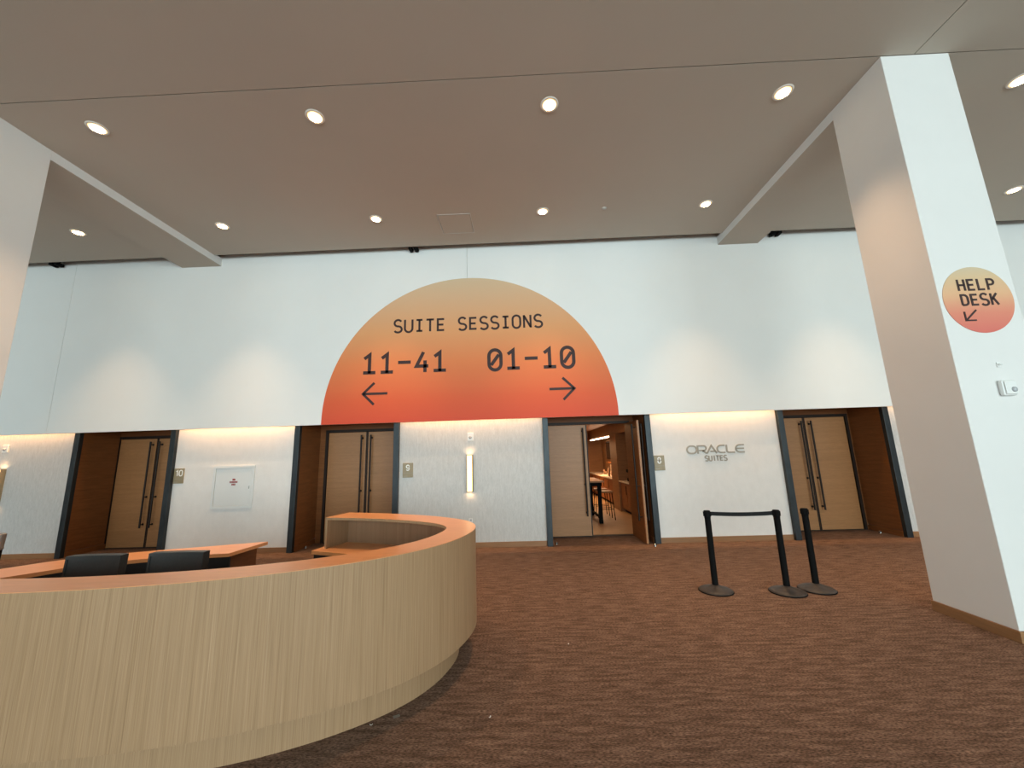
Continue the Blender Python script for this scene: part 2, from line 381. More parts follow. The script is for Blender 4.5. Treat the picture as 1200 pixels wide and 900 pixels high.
# ------------------------------------------------------------------ doors in wood lined alcoves
OX = {0: 'left', 1: 'centre left', 2: 'centre right', 3: 'right'}
dl = ['closed double wood door in the alcove marked 10', 'closed double wood door in the alcove marked 9',
      'double wood door marked 8 with its right leaf swung open', 'closed double wood door behind the belt posts at the right']
LW, LT, LZ = .90, .045, 2.42
def leaf(parent, hx, side, angle):
    """side +1: hinge at the right, leaf runs to -X; side -1: hinge at the left. built closed, then turned about the hinge"""
    l = bpy.data.objects.new('door_leaf', None); C.objects.link(l); l.parent = parent
    base = world_loc(parent); l.location = Vector((hx, DY, 0)) - base
    def loc(mb, name, m, lab=None):
        o = obj(name, mb, m); o.parent = l; o.location = (0, 0, 0)
        if lab: o['label'] = lab
        return o
    s = -side
    loc(MB().box(s*.003, s*(LW-.003), 0, LT-.006, .012, LZ, b=.002), 'slab', M['door'])
    loc(MB().box(s*.003, s*(LW-.003), LT-.006, LT, .012, LZ), 'shaded_inner_face', M['jamb'])  # same wood as the slab, darker colour stands in for shade
    mb = MB(); mb.box(s*(LW-.025), s*(LW-.0025), -.003, .004, .012, LZ); loc(mb, 'edge_strip', M['bronze'])
    hxx = s*(LW-.105); mb = MB()
    mb.tube((hxx, -.075, .43), (hxx, -.075, 2.35), .018, n=10)
    for z in (.50, 1.10, 2.28):
        mb.tube((hxx, -.075, z), (hxx, 0, z), .011, n=8); mb.lathe([(.0, -.0), (.024, .0), (.024, .008), (0, .008)], (hxx, 0, z), 12, 'Y')
    loc(mb, 'pull_bar', M['bronze'], 'tall thin dark pull bar')
    if angle:
        mb = MB(); mb.tube((hxx, LT+.075, .43), (hxx, LT+.075, 2.35), .018, n=10)
        for z in (.50, 1.10, 2.28): mb.tube((hxx, LT+.075, z), (hxx, LT, z), .011, n=8)
        loc(mb, 'pull_bar', M['bronze'], 'dark pull bar on the inner face')
    l.rotation_euler = (0, 0, angle)
    return l
for i, (c, s) in enumerate(DOORS):
    a, b = post_x(c)
    d = thing('door_%d' % (i+1), (c, D2, 0), dl[i], 'door', kind='structure')
    for x0, x1 in ((a, a+.112), (b-.112, b)):
        obj('post', MB().box(x0, x1, 8.055, 8.14, 0, 3.28, b=.004), M['steel'], d, label='blackened steel post at the alcove edge')
    xi0, xi1 = a+.112, b-.112
    obj('side_panel', MB().box(xi0-.06, xi0, 8.14, DY+.1, .11, 3.28), M['jamb'], d)
    obj('side_panel', MB().box(xi1, xi1+.06, 8.14, DY+.1, .11, 3.28), M['jamb'], d)
    obj('side_baseboard', MB().box(xi0-.06, xi0+.010, 8.142, DY, 0, .105), M['jamb'], d)
    obj('side_baseboard', MB().box(xi1-.010, xi1+.06, 8.142, DY, 0, .105), M['jamb'], d)
    x0, x1 = s-LW-.012, s+LW+.012
    fw = .055
    obj('header_panel', MB().box(xi0, xi1, DY-.005, DY+.1, LZ+.01+fw, 3.28), M['jamb'], d)
    if x0-fw > xi0: obj('jamb_panel', MB().box(xi0, x0-fw, DY-.005, DY+.1, 0, LZ+.01+fw), M['jamb'], d)
    if xi1 > x1+fw: obj('jamb_panel', MB().box(x1+fw, xi1, DY-.005, DY+.1, 0, LZ+.01+fw), M['jamb'], d)
    obj('soffit', MB().box(xi0, xi1, 8.06, DY+.1, 3.28, 3.3), M['jamb'], d)
    mb = MB(); mb.box(x0-fw, x0, DY-.02, DY+.1, 0, LZ+.01); mb.box(x1, x1+fw, DY-.02, DY+.1, 0, LZ+.01)
    mb.box(x0-fw, x1+fw, DY-.02, DY+.1, LZ+.01, LZ+.01+fw); obj('door_frame', mb, M['bronze'], d)
    obj('threshold', MB().box(x0, x1, DY-.02, DY+.1, 0, .010), M['bronze'], d)
    leaf(d, s-LW-.003, -1, 0)
    leaf(d, s+LW+.003, 1, math.radians(91) if i == 2 else 0)
    if i != 2: obj('blind_backing', MB().box(x0-.05, x1+.05, DY+.1, DY+.12, 0, 3.28), M['dark'], d)

# door stops on the carpet
stops = [(.60, 8.22, 'tiny chrome door stop on the carpet left of the open door'), (2.44, 7.86, 'tiny chrome door stop at the foot of the open door leaf'),
         (-4.93+.3, 8.45, 'tiny chrome door stop at the left of alcove nine'), (5.44, 8.28, 'tiny chrome door stop left of the right-hand doors'),
         (7.20, 8.50, 'tiny chrome door stop right of the right-hand doors')]
for x, y, lb in stops:
    t = thing('door_stop', (x, y, 0), lb, 'door stop', 'floor door stops')
    obj('dome', MB().lathe([(0, .055), (.012, .052), (.020, .040), (.022, .012), (.026, 0), (0, 0)][::-1], (x, y, 0), 16), M['chrome'], t)
    obj('buffer', MB().lathe([(.0225, .018), (.0255, .020), (.0255, .034), (.0215, .036)], (x, y, 0), 16), M['blackmetal'], t)

# ------------------------------------------------------------------ suite behind the open door
struct('floor_suite', MB().box(-.6, 3.7, DY+.06, 18.2, -.12, 0), M['floor_wood'], 'pale wooden floor of the suite beyond the open door', 'floor')
struct('ceiling_suite', MB().box(-.6, 3.7, DY+.1, 18.2, 2.75, 2.80), M['suite_wall'])
struct('wall_suite_left', MB().box(-.7, -.6, DY+.1, 18.2, 0, 2.75), M['suite_wall'])
struct('wall_suite_right', MB().box(3.6, 3.7, DY+.1, 18.2, 0, 2.75), M['suite_wall'])
struct('wall_suite_far', MB().box(-.6, 3.7, 18.1, 18.2, 0, 2.75), M['suite_wall'])
struct('wall_suite_front', MB().box(-.7, DOORS[2][0]-AW, D2+.14, DY+.1, 0, 2.75).box(DOORS[2][0]+AW, 3.7, D2+.14, DY+.1, 0, 2.75), M['suite_wall'])
struct('trim_2', MB().box(2.95, 3.6, 9.1, 13.2, 2.36, 2.75), M['suite_wall'], 'wood bulkhead over the suite counter', 'bulkhead')
struct('trim_3', MB().box(2.90, 3.6, 12.35, 13.25, 0, 2.36), M['suite_wall'], 'tall wood pier between the two suite counters', 'pier')
def counter(y0, y1, lbl, nd):
    t = thing('base_cabinet', (3.25, (y0+y1)/2, 0), lbl, 'cabinet')
    obj('body', MB().box(2.97, 3.59, y0, y1, .1, .88), M['jamb'], t); obj('toe_kick', MB().box(3.05, 3.59, y0, y1, 0, .1), M['dark'], t)
    obj('worktop', MB().box(2.90, 3.59, y0, y1, .88, .92, b=.005), M['stone'], t, label='pale stone worktop')
    for k in range(nd):
        a = y0+(y1-y0)*k/nd; b = y0+(y1-y0)*(k+1)/nd
        dd = obj('cabinet_door', MB().box(2.95, 2.97, a+.01, b-.01, .12, .86), M['jamb'], t)
        obj('handle', MB().box(2.935, 2.95, a+.05, a+.07, .55, .80), M['bronze'], dd)
    return t
counter(9.6, 12.35, 'dark wood base cabinet with stone top just inside the open door', 4)
counter(13.26, 18.08, 'dark wood base cabinet under the lit niche deep in the suite', 6)
t = thing('wall_cabinet', (3.3, 15.5, 2.33), 'lit wooden soffit with light strip over the far suite counter', 'cabinet')
obj('soffit_box', MB().box(3.0, 3.6, 13.25, 18.1, 2.34, 2.75), M['suite_wall'], t)
obj('light_strip', MB().box(2.98, 3.03, 13.4, 17.4, 2.30, 2.335), mat('suite_led', (1, .8, .6), .4, emit=(1, .78, .55), estr=14), t)
area_light('suite_soffit_lamp', (3.1, 15.4, 2.28), (3.45, 15.4, 1.0), .1, 4.0, 130, (1, .56, .27))
area_light('suite_niche_lamp', (3.35, 15.2, 1.40), (3.4, 15.2, 0), .2, 2.6, 26, (1, .58, .30))
area_light('suite_fill_light', (1.3, 11.2, 2.72), (1.3, 11.2, 0), 1.4, 2.0, 34, (1, .60, .30))  # unseen warm fill, added to light the suite interior
area_light('suite_fill_light', (1.6, 15.0, 2.72), (1.6, 15, 0), 1.4, 2.0, 8, (1, .62, .32))
t = thing('wall_mirror', (3.57, 16.1, 1.8), 'dark framed mirror hanging in the lit suite niche', 'mirror')
obj('frame', MB().box(3.54, 3.6, 15.4, 16.9, 1.50, 2.22), M['bronze'], t); obj('glass', MB().box(3.53, 3.545, 15.45, 16.85, 1.55, 2.17), M['mirror'], t)
t = thing('shelf_box', (3.4, 14.6, 1.3), 'glowing low shelf riser on the far suite counter', 'shelf')
obj('back', MB().box(3.55, 3.6, 13.3, 16.4, .93, 1.36), M['stone'], t); obj('shelf', MB().box(3.36, 3.6, 13.3, 16.4, 1.36, 1.40), M['jamb'], t)
random.seed(3)
for k in range(9):
    y = 13.5+k*.32; x = 3.08+random.random()*.22; hh = .12+.14*random.random()
    nm = 'bottle' if k % 3 == 0 else 'drinking_glass'
    if nm == 'bottle':
        mb = MB().lathe([(0, 0), (.033, 0), (.035, .01), (.035, hh*.9), (.012, hh*1.15), (.012, hh*1.5), (0, hh*1.5)], (x, y, .92), 14)
        lb = '%s amber bottle on the far suite counter, counted from the open door' % ('first', 'second', 'third')[k//3]; g = 'bottles on the suite counter'; ct = 'bottle'
    else:
        mb = MB().lathe([(0, .005), (.030, 0), (.036, hh*.8), (.033, hh*.8), (.027, .01), (0, .01)], (x, y, .92), 14)
        lb = '%s small drinking glass on the far suite counter, counted from the open door' % ('', 'first', 'second', '', 'third', 'fourth', '', 'fifth', 'last')[k]; g = 'glasses on the suite counter'; ct = 'glass'
    tag(obj(nm, mb, M['glass'], origin=(x, y, .92)), lb, ct, g)
t = thing('coffee_machine', (3.2, 11.7, .92), 'small black coffee machine on the near suite counter', 'appliance')
obj('body', MB().box(3.05, 3.40, 11.5, 11.9, .92, 1.02, b=.01).box(3.25, 3.40, 11.5, 11.9, 1.02, 1.24, b=.01).box(3.03, 3.40, 11.5, 11.9, 1.18, 1.27, b=.015), M['blackmetal'], t)
obj('drip_tray', MB().box(3.04, 3.22, 11.54, 11.86, 1.022, 1.034), M['chrome'], t)
obj('spout', MB().tube((3.12, 11.7, 1.18), (3.12, 11.7, 1.12), .02, .014), M['chrome'], t)
# high table and stools
t = thing('high_table', (1.6, 11.1, 0), 'tall dark bar table just inside the open suite door', 'table')
obj('tabletop', MB().box(1.0, 2.06, 10.35, 11.9, 1.02, 1.06, b=.008), M['door'], t); obj('apron', MB().box(1.06, 2.0, 10.41, 11.84, .93, 1.02), M['blackmetal'], t)
for lx in (1.08, 1.93):
    for ly in (10.42, 11.76): obj('leg', MB().box(lx-.045, lx+.045, ly-.03, ly+.06, 0, .93), M['blackmetal'], t)
obj('foot_rail', MB().box(1.90, 1.96, 10.45, 11.8, .12, .15), M['blackmetal'], t)
def stool(x, y, lb):
    t = thing('bar_stool', (x, y, 0), lb, 'stool', 'stools at the suite bar table')
    obj('seat', MB().box(x-.19, x+.19, y-.18, y+.18, .70, .75, b=.02), M['door'], t)
    for sx in (-1, 1):
        for sy in (-1, 1): obj('leg', MB().tube((x+sx*.15, y+sy*.14, .70), (x+sx*.19, y+sy*.18, 0), .011, n=8), M['blackmetal'], t)
    for q in (-.165, .165): obj('foot_bar', MB().box(x-.18, x+.18, y+q-.008, y+q+.008, .27, .285), M['blackmetal'], t)
stool(2.20, 11.05, 'wooden bar stool with thin black legs at the near side of the bar table')
stool(2.20, 11.75, 'wooden bar stool farther back beside the bar table')

# ================================================================== SIGNS
sg = thing('suite_sessions_sign', (CX-.015, D, HS), 'huge orange half-disc sign reading SUITE SESSIONS on the white upper wall', 'sign')
RR, zc = 3.065, HS+.05
def half_disc():
    pts = [(CX-.015+math.sqrt(RR*RR-.05**2), HS)] + [(CX-.015+RR*math.cos(math.radians(a)), zc+RR*math.sin(math.radians(a))) for a in
           [180*k/96 for k in range(97)]] + [(CX-.015-math.sqrt(RR*RR-.05**2), HS)]
    n = len(pts); vs = [(p[0], D-.003, p[1]) for p in pts] + [(p[0], D+.0, p[1]) for p in pts]
    mb = MB(); mb.add(vs, [tuple(range(n))] + [(i, n+i, n+(i+1) % n, (i+1) % n) for i in range(n)]); return mb
obj('vinyl_disc', half_disc(), M['sunset'], sg)
T = plane_T(D-.003)
text_part('letter', 'SUITE SESSIONS', -2.69, .49, 4.455, 4.735, .043, T, M['ink'], sg)
text_part('digit', '11-41', -3.33, -1.57, 3.565, 4.0, .070, T, M['ink'], sg, gw=.60)
text_part('digit', '01-10', -.66, 1.125, 3.555, 3.99, .070, T, M['ink'], sg, gw=.60)
mb = MB().ribbon([(-3.31, 3.14), (-2.80, 3.14)], .05, T); mb.ribbon([(-3.08, 3.37), (-3.315, 3.14), (-3.08, 2.91)], .05, T)
obj('arrow', mb, M['ink'], sg)
mb = MB().ribbon([(.58, 3.11), (1.09, 3.11)], .05, T); mb.ribbon([(.86, 3.34), (1.095, 3.11), (.86, 2.88)], .05, T)
obj('arrow', mb, M['ink'], sg)

hs = thing('help_desk_sign', (4.79, 3.95, 3.245), 'round orange HELP DESK sign on the front of the right column', 'sign')
n = 64; vs = [(4.79+.355*math.cos(2*math.pi*k/n), 3.945, 3.245+.362*math.sin(2*math.pi*k/n)) for k in range(n)]
vs += [(x, 3.95, z) for x, y, z in vs]
obj('vinyl_disc', MB().add(vs, [tuple(range(n))] + [(i, n+i, n+(i+1) % n, (i+1) % n) for i in range(n)]), M['sunset_small'], hs)
T = plane_T(3.945)
text_part('letter', 'HELP', 4.612, 4.985, 3.345, 3.470, .021, T, M['ink'], hs)
text_part('letter', 'DESK', 4.612, 4.985, 3.180, 3.305, .021, T, M['ink'], hs)
mb = MB().ribbon([(4.735, 3.130), (4.618, 3.025)], .015, T); mb.ribbon([(4.612, 3.115), (4.612, 3.020), (4.715, 3.020)], .015, T)
obj('arrow', mb, M['ink'], hs)

os_ = thing('metal_lettering', (3.93, D2, 1.7), 'raised metal letters reading ORACLE SUITES on the pale wall bay', 'sign')
mb = MB(); T = plane_T(D2)
xs = [3.335, 3.345+.205, 3.335+.405, 3.335+.61, 3.335+.80, 3.335+.985]
for k, x in zip(['wO', 'wR', 'wA', 'wC', 'wL', 'wE'], xs):
    lt = MB()
    for pts, c_ in G[k]: lt.ribbon([(x+px*.172, 1.705+pz*.165) for px, pz in pts], .031, T, bool(c_), .012)
    obj('letter', lt, M['letter'], os_)
for k, ch in enumerate('SUITES'):
    lt = MB(); x = 3.69+k*.078 - (.012 if k > 2 else 0)
    for pts, c_ in G['i' if ch == 'I' else ch]: lt.ribbon([(x+px*.10, 1.555+pz*.105) for px, pz in pts], .023, T, bool(c_), .012)
    obj('letter', lt, M['letter'], os_)

def plate(x0, x1, z0, z1, num, lb):
    t = thing('room_plate', ((x0+x1)/2, D2, (z0+z1)/2), lb, 'sign')
    obj('plate', MB().box(x0, x1, D2-.012, D2, z0, z1, b=.003), M['brass'], t)
    obj('divider', MB().box(x0+.01, x1-.01, D2-.0135, D2-.012, z0+.088, z0+.094), M['letter'], t)
    T = plane_T(D2-.012); h = .115; zz = z1-.155; w = x1-x0
    if len(num) == 2: text_part('digit', num, (x0+x1)/2-.065, (x0+x1)/2+.065, zz, zz+h, .021, T, M['white_ink'], t, t=.002, gw=.5)
    else: text_part('digit', num, (x0+x1)/2-.033, (x0+x1)/2+.033, zz, zz+h, .021, T, M['white_ink'], t, t=.002)
    obj('braille_strip', MB().box(x0+.012, x0+.10, D2-.0135, D2-.012, z0+.022, z0+.034), M['letter'], t)
G10 = G['0']; G['0n'] = [(OV, 1)]
def plate10(*a):
    sv = G['0']; G['0'] = G['0n']; sv1 = G['1']; G['1'] = [([(.04, .76), (.30, .95), (.30, 0)], 0)]
    plate(*a); G['0'] = sv; G['1'] = sv1
plate10(-7.365, -7.145, 1.415, 1.725, '10', 'brown room plate numbered ten, left of the metal wall hatch')
plate(-2.515, -2.298, 1.400, 1.695, '9', 'brown room plate numbered nine, between the closed centre doors and the sconce')
plate(2.655, 2.865, 1.395, 1.695, '8', 'brown room plate numbered eight, right of the open door')

# ------------------------------------------------------------------ wall fittings
t = thing('utility_cabinet', (-6.07, D2, 1.31), 'white metal wall cabinet with a flat door and small red lettering', 'cabinet')
x0, x1, z0, z1 = -6.51, -5.63, .885, 1.745
mb = MB(); fr = .05
for a in ((x0, x1, z0, z0+fr), (x0, x1, z1-fr, z1), (x0, x0+fr, z0+fr, z1-fr), (x1-fr, x1, z0+fr, z1-fr)):
    mb.box(a[0], a[1], D2-.02, D2, a[2], a[3])
obj('frame', mb, M['paneldoor'], t)
pd = obj('panel_door', MB().box(x0+fr+.006, x1-fr-.006, D2-.014, D2, z0+fr+.006, z1-fr-.006, b=.003), M['paneldoor'], t)
obj('latch', MB().box(x1-.105, x1-.085, D2-.02, D2-.014, 1.27, 1.33), M['chrome'], pd)
xc = -6.06
T = plane_T(D2-.014); mb = MB()
# three short lines of tiny red print
mb.box(xc-.03, xc+.03, D2-.016, D2-.014, 1.445, 1.480); tag(obj('lettering', mb, M['red_ink'], pd), kind='stuff')
mb = MB()
for k in range(7): mb.box(xc-.085+k*.0245, xc-.085+k*.0245+.019, D2-.016, D2-.014, 1.395, 1.430)
tag(obj('lettering', mb, M['red_ink'], pd), kind='stuff')
mb = MB()
for k in range(3): mb.box(xc-.04+k*.028, xc-.04+k*.028+.022, D2-.016, D2-.014, 1.345, 1.38)
tag(obj('lettering', mb, M['red_ink'], pd), kind='stuff')

def sconce(x, lb):
    t = thing('wall_sconce', (x, D2, 1.45), lb, 'lamp', 'wall sconces')
    obj('back_plate', MB().box(x-.07, x+.07, D2-.015, D2, 1.08, 1.82), M['brass'], t)
    obj('glass_shade', MB().box(x-.052, x+.052, D2-.085, D2-.017, 1.09, 1.81, b=.008), M['sconce'], t, label='glowing amber glass shade')
    obj('tube', MB().box(x-.017, x+.017, D2-.090, D2-.083, 1.12, 1.78), M['sconce_core'], t, label='bright white lamp tube')
    obj('cap', MB().box(x-.060, x-.052, D2-.088, D2-.015, 1.08, 1.82), M['brass'], t)
    obj('cap', MB().box(x+.052, x+.060, D2-.088, D2-.015, 1.08, 1.82), M['brass'], t)
    for z, tz in ((1.84, 3), (1.06, 0)):
        a = area_light('sconce_lamp', (x, D2-.06, z), (x, D2-.03, tz), .1, .05, .35, (1, .60, .30))
sconce(CX-.025, 'glowing tall amber sconce between doors nine and eight')
sconce(-11.12, 'glowing tall amber sconce cut by the left edge of the photo')
def strobe(x, z, lb):
    t = thing('alarm_strobe', (x, D2, z), lb, 'alarm', 'small wall alarms')
    obj('housing', MB().box(x-.065, x+.065, D2-.035, D2, z-.085, z+.085, b=.012), M['plastic'], t)
    obj('lens', MB().lathe([(.032, 0), (.030, .015), (.018, .026), (0, .03)], (x, D2-.035, z-.015), 18, 'Y'), M['smoke_glass'], t)
strobe(CX-.01, 2.195, 'small white alarm box above the centre sconce')
strobe(-11.14, 2.25, 'small white alarm box above the sconce at the left edge')
t = thing('wall_socket', (-1.11, D2, .50), 'white wall socket low on the wall behind the curved desk end', 'socket')
obj('plate', MB().box(-1.15, -1.07, D2-.008, D2, .44, .56, b=.003), M['plastic'], t)
obj('outlet', MB().box(-1.13, -1.09, D2-.011, D2-.008, .455, .49).box(-1.13, -1.09, D2-.011, D2-.008, .51, .545), M['smoke_glass'], t)

t = thing('fire_alarm', (4.825, 3.95, 2.305), 'white fire alarm horn with clear strobe on the right column', 'alarm')
obj('housing', MB().box(4.755, 4.895, 3.905, 3.95, 2.225, 2.385, b=.018), M['plastic'], t)
obj('cover', MB().box(4.77, 4.88, 3.893, 3.905, 2.24, 2.37, b=.005), M['plastic'], t)
obj('strobe_lens', MB().lathe([(.026, 0), (.024, .008), (.014, .015), (0, .017)], (4.845, 3.893, 2.285), 18, 'Y'), M['smoke_glass'], t)
t = thing('wall_sensor', (4.815, 3.95, 2.545), 'tiny white button sensor above the fire alarm on the column', 'sensor')
obj('plate', MB().box(4.80, 4.835, 3.94, 3.95, 2.52, 2.57, b=.003), M['plastic'], t)
obj('button', MB().lathe([(.013, 0), (.012, .018), (0, .02)], (4.818, 3.94, 2.545), 14, 'Y'), M['plastic'], t)
t = thing('smoke_detector', (1.68, 6.63, H), 'tiny flush detector on the ceiling between two rear downlights', 'detector')
obj('disc', MB().lathe([(0, -.012), (.04, -.010), (.045, 0)], (1.68, 6.63, H), 24), M['beam'], t)

# ------------------------------------------------------------------ ceiling downlights
rows = [(4.365, [(-5.62, 'leftmost of the five front-row downlights'), (-2.63, 'second front-row downlight from the left, under the left half of the ceiling'),
                 (.50, 'front-row ceiling downlight above the middle, third from the left'), (3.53, 'front-row downlight just left of the right column top'),
                 (6.52, 'front-row downlight at the right edge of the photo beyond the column')]),
        (6.64, [(-8.54, 'rear-row downlight left of the left beam'), (-5.67, 'rear-row downlight just right of the left beam'),
                (-2.67, 'rear-row downlight left of the ceiling hatch'), (.52, 'rear-row downlight right of the ceiling hatch'),
                (3.58, 'rear-row downlight just left of the right beam'), (9.20, 'rear-row downlight low at the right edge beyond the column'),
                (6.40, 'rear-row downlight hidden behind the right column')])]
proto = None
lamp = bpy.data.lights.new('downlight_spot', 'SPOT'); lamp.energy = SPOT_POWER; lamp.color = WARM
lamp.spot_size = math.radians(71); lamp.spot_blend = 1.0; lamp.shadow_soft_size = .07
def downlight(x, y, lb, vis=True):
    global proto
    if vis:
        if proto is None:
            t = thing('ceiling_downlight', (x, y, H), lb, 'lamp', 'recessed ceiling downlights')
            obj('trim_ring', MB().lathe([(.092, -.002), (.096, -.010), (.112, -.010), (.120, 0)], (x, y, H), 36), M['ring'], t)
            obj('lens', MB().lathe([(0, -.014), (.06, -.011), (.093, -.004), (.093, .0)], (x, y, H), 36), M['lens'], t, label='glowing warm white lens')
            obj('reflector', MB().lathe([(.078, -.0125), (.0935, -.0045)], (x, y, H), 36), M['reflector'], t, label='amber lens edge, its halo put in as a glow')
            proto = t
        else: copy_tree(proto, (x, y, H), lb)
    l = bpy.data.objects.new('downlight_spot', lamp); C.objects.link(l); l.location = (x, y, H-.03)
for y, L in rows:
    for x, lb in L: downlight(x, y, lb)
for y in (-3.0, -6.5):                               # rows over and behind the viewer
    for x in (-8.5, -5.62, -2.63, .50, 3.53, 6.52): downlight(x, y, '', False)

for x, lb in ((-2.27, 'small black fitting in the slot above the left of the half-disc sign'), (5.60, 'small black fitting in the slot beside the right beam'), (-10.4, 'small black fitting in the slot at the far left')):
    t = thing('slot_fitting', (x, 7.79, H+.02), lb, 'fitting', 'black fittings in the ceiling slot')
    for dx in (-.06, .06): obj('clamp', MB().box(x+dx-.04, x+dx+.04, 7.72, 7.88, H-.035, H+.04, b=.02), M['blackmetal'], t)
    obj('rod', MB().box(x-.1, x+.1, 7.78, 7.80, H+.04, H+.34), M['blackmetal'], t)

# ================================================================== RECEPTION DESK
def spline(P, n=10):
    P = [Vector(p) for p in P]; out = []
    Q = [P[0]*2-P[1]] + P + [P[-1]*2-P[-2]]
    for i in range(1, len(Q)-2):
        for k in range(n):
            t = k/n; a, b, c, d = Q[i-1], Q[i], Q[i+1], Q[i+2]
            out.append(.5*((2*b)+(c-a)*t+(2*a-5*b+4*c-d)*t*t+(3*b-a-3*c+d)*t**3))
    out.append(P[-1]); return out
def smooth(P, it=6):
    P = [p.copy() for p in P]
    for _ in range(it): P = [P[0]] + [(P[i-1]+2*P[i]+P[i+1])/4 for i in range(1, len(P)-1)] + [P[-1]]
    return P
def offset(P, w):                                          # to the left of the travel direction = into the desk
    out = []; n = len(P)
    for i in range(n):
        d = (P[min(i+1, n-1)]-P[max(i-1, 0)]).normalized(); nn = Vector((-d.y, d.x))
        out.append(P[i]+nn*(w(i/(n-1)) if callable(w) else w))
    return out
OUT = [(-5.95, 3.95), (-5.92, 3.45), (-5.65, 2.95), (-5.15, 2.60), (-4.45, 2.40), (-3.75, 2.33), (-3.03, 2.31), (-2.40, 2.37), (-1.90, 2.475), (-1.50, 2.625), (-1.15, 2.82),
       (-.86, 3.06), (-.66, 3.33), (-.545, 3.62), (-.495, 3.92), (-.54, 4.22), (-.71, 4.50), (-1.05, 4.78), (-1.50, 5.02), (-1.93, 5.20), (-2.36, 5.33)]
O = smooth(spline(OUT, 8), 10)
ZB, ZT = .25, 1.105
dk = thing('reception_desk', (-3.2, 3.8, 0), 'large curved pale oak reception desk in the left foreground', 'desk')
wfun = lambda t: .285 + .13*max(0, (t-.72)/.28)
I = smooth(offset(O, wfun), 4)
shell_in = offset(O, .035)
obj('front_panel', MB().band(O, shell_in, ZB, ZT-.003), M['veneer'], dk, label='curved outer panel with vertical oak grain')
tA = offset(O, .0015)
obj('countertop', MB().band(O, I, ZT-.003, ZT+.0), M['top'], dk, label='wood counter top with warm reflected light put into its orange-brown colour')
obj('counter_core', MB().band(offset(O, .036), offset(I, -.0005), ZT-.030, ZT-.0035), M['veneer'], dk)
k1, k2 = offset(O, .17), offset(O, .20)
obj('kick_plate', MB().band(k1, k2, 0, ZB-.004), M['veneer'], dk, label='recessed oak plinth at the foot of the desk')
obj('underside', MB().band(offset(O, .002), k2, ZB-.004, ZB), M['veneer'], dk)
obj('inner_lining', MB().band(offset(O, .036), offset(O, .050), .70, ZT-.030), M['inner'], dk)
# ends of the raised counter
e_o, e_i = O[-1], I[-1]; dr = (O[-1]-O[-2]).normalized(); back = -dr*.032
obj('end_panel', MB().prism([e_o, e_o+back, e_i+back, e_i][::-1], .742, ZT-.0035), M['veneer'], dk)
s_o, s_i = O[0], I[0]; dr0 = (O[1]-O[0]).normalized()*.032
obj('end_panel', MB().prism([s_o, s_i, s_i+dr0, s_o+dr0][::-1], .0, ZT-.0035), M['veneer'], dk)
# work surface: right wing under the counter, front run and the low back-left wing
n = len(O)
def resample(P, n):
    L = [0]
    for a_, b_ in zip(P, P[1:]): L.append(L[-1]+(b_-a_).length)
    out = []; k = 0
    for i in range(n):
        t = L[-1]*i/(n-1)
        while k < len(P)-2 and L[k+1] < t: k += 1
        f = (t-L[k])/max(1e-9, L[k+1]-L[k]); out.append(P[k].lerp(P[k+1], min(1, f)))
    return out
w_out = offset(O, .051); w_in = smooth(offset(O, .60), 12); kk = int(n*.70)
obj('work_surface', MB().band(w_out[:kk+1], w_in[:kk+1], .702, .742), M['top'], dk, label='lower wood work surface with warm light put into its orange-brown colour')
ro = resample(w_out[kk:-6] + [Vector((-2.47, 5.33))], 40)
ri = resample([w_in[kk]] + spline([tuple(w_in[kk+3]), (-1.28, 4.22), (-1.60, 4.43), (-2.00, 4.61), (-2.575, 4.83)], 8), 40)
obj('work_surface', MB().band(ro, ri, .702, .742), M['top'], dk, label='right end of the work surface by the desk entrance')
obj('modesty_panel', MB().band(offset(ri[4:-1], -.012), offset(ri[4:-1], -.030), 0, .701), M['black'], dk, label='black panel under the work surface')
w_out = ro; w_in = ri
LO = smooth(spline([(-5.90, 4.02), (-5.74, 4.34), (-5.42, 4.72), (-4.85, 5.00), (-4.10, 5.24), (-3.50, 5.43)], 8), 3)
LI = smooth(spline([(-5.33, 3.90), (-5.12, 4.16), (-4.90, 4.40), (-4.52, 4.60), (-4.05, 4.74), (-3.56, 4.80)], 8), 3)
obj('work_surface', MB().band(LI, LO, .702, .742), M['top'], dk, label='low back wing of the desk behind the chairs')
obj('modesty_panel', MB().band(offset(LI, .03), offset(LI, .05), 0, .702), M['black'], dk)
obj('back_panel', MB().band(offset(LO, -.05)[:-3], offset(LO, -.02)[:-3], 0, .702), M['jamb'], dk)
a, b = LI[-1], LO[-1]
obj('pedestal_end', MB().prism([(a.x-.16, a.y+.03), (b.x-.16, b.y-.02), (b.x-.13, b.y-.02), (a.x-.13, a.y+.03)][::-1], 0, .702), M['jamb'], dk)
obj('pedestal_end', MB().prism([(w_in[-1].x+.02, w_in[-1].y+.02), (w_out[-1].x+.02, w_out[-1].y-.03), (w_out[-1].x+.05, w_out[-1].y-.03), (w_in[-1].x+.05, w_in[-1].y+.02)], 0, .702), M['black'], dk)

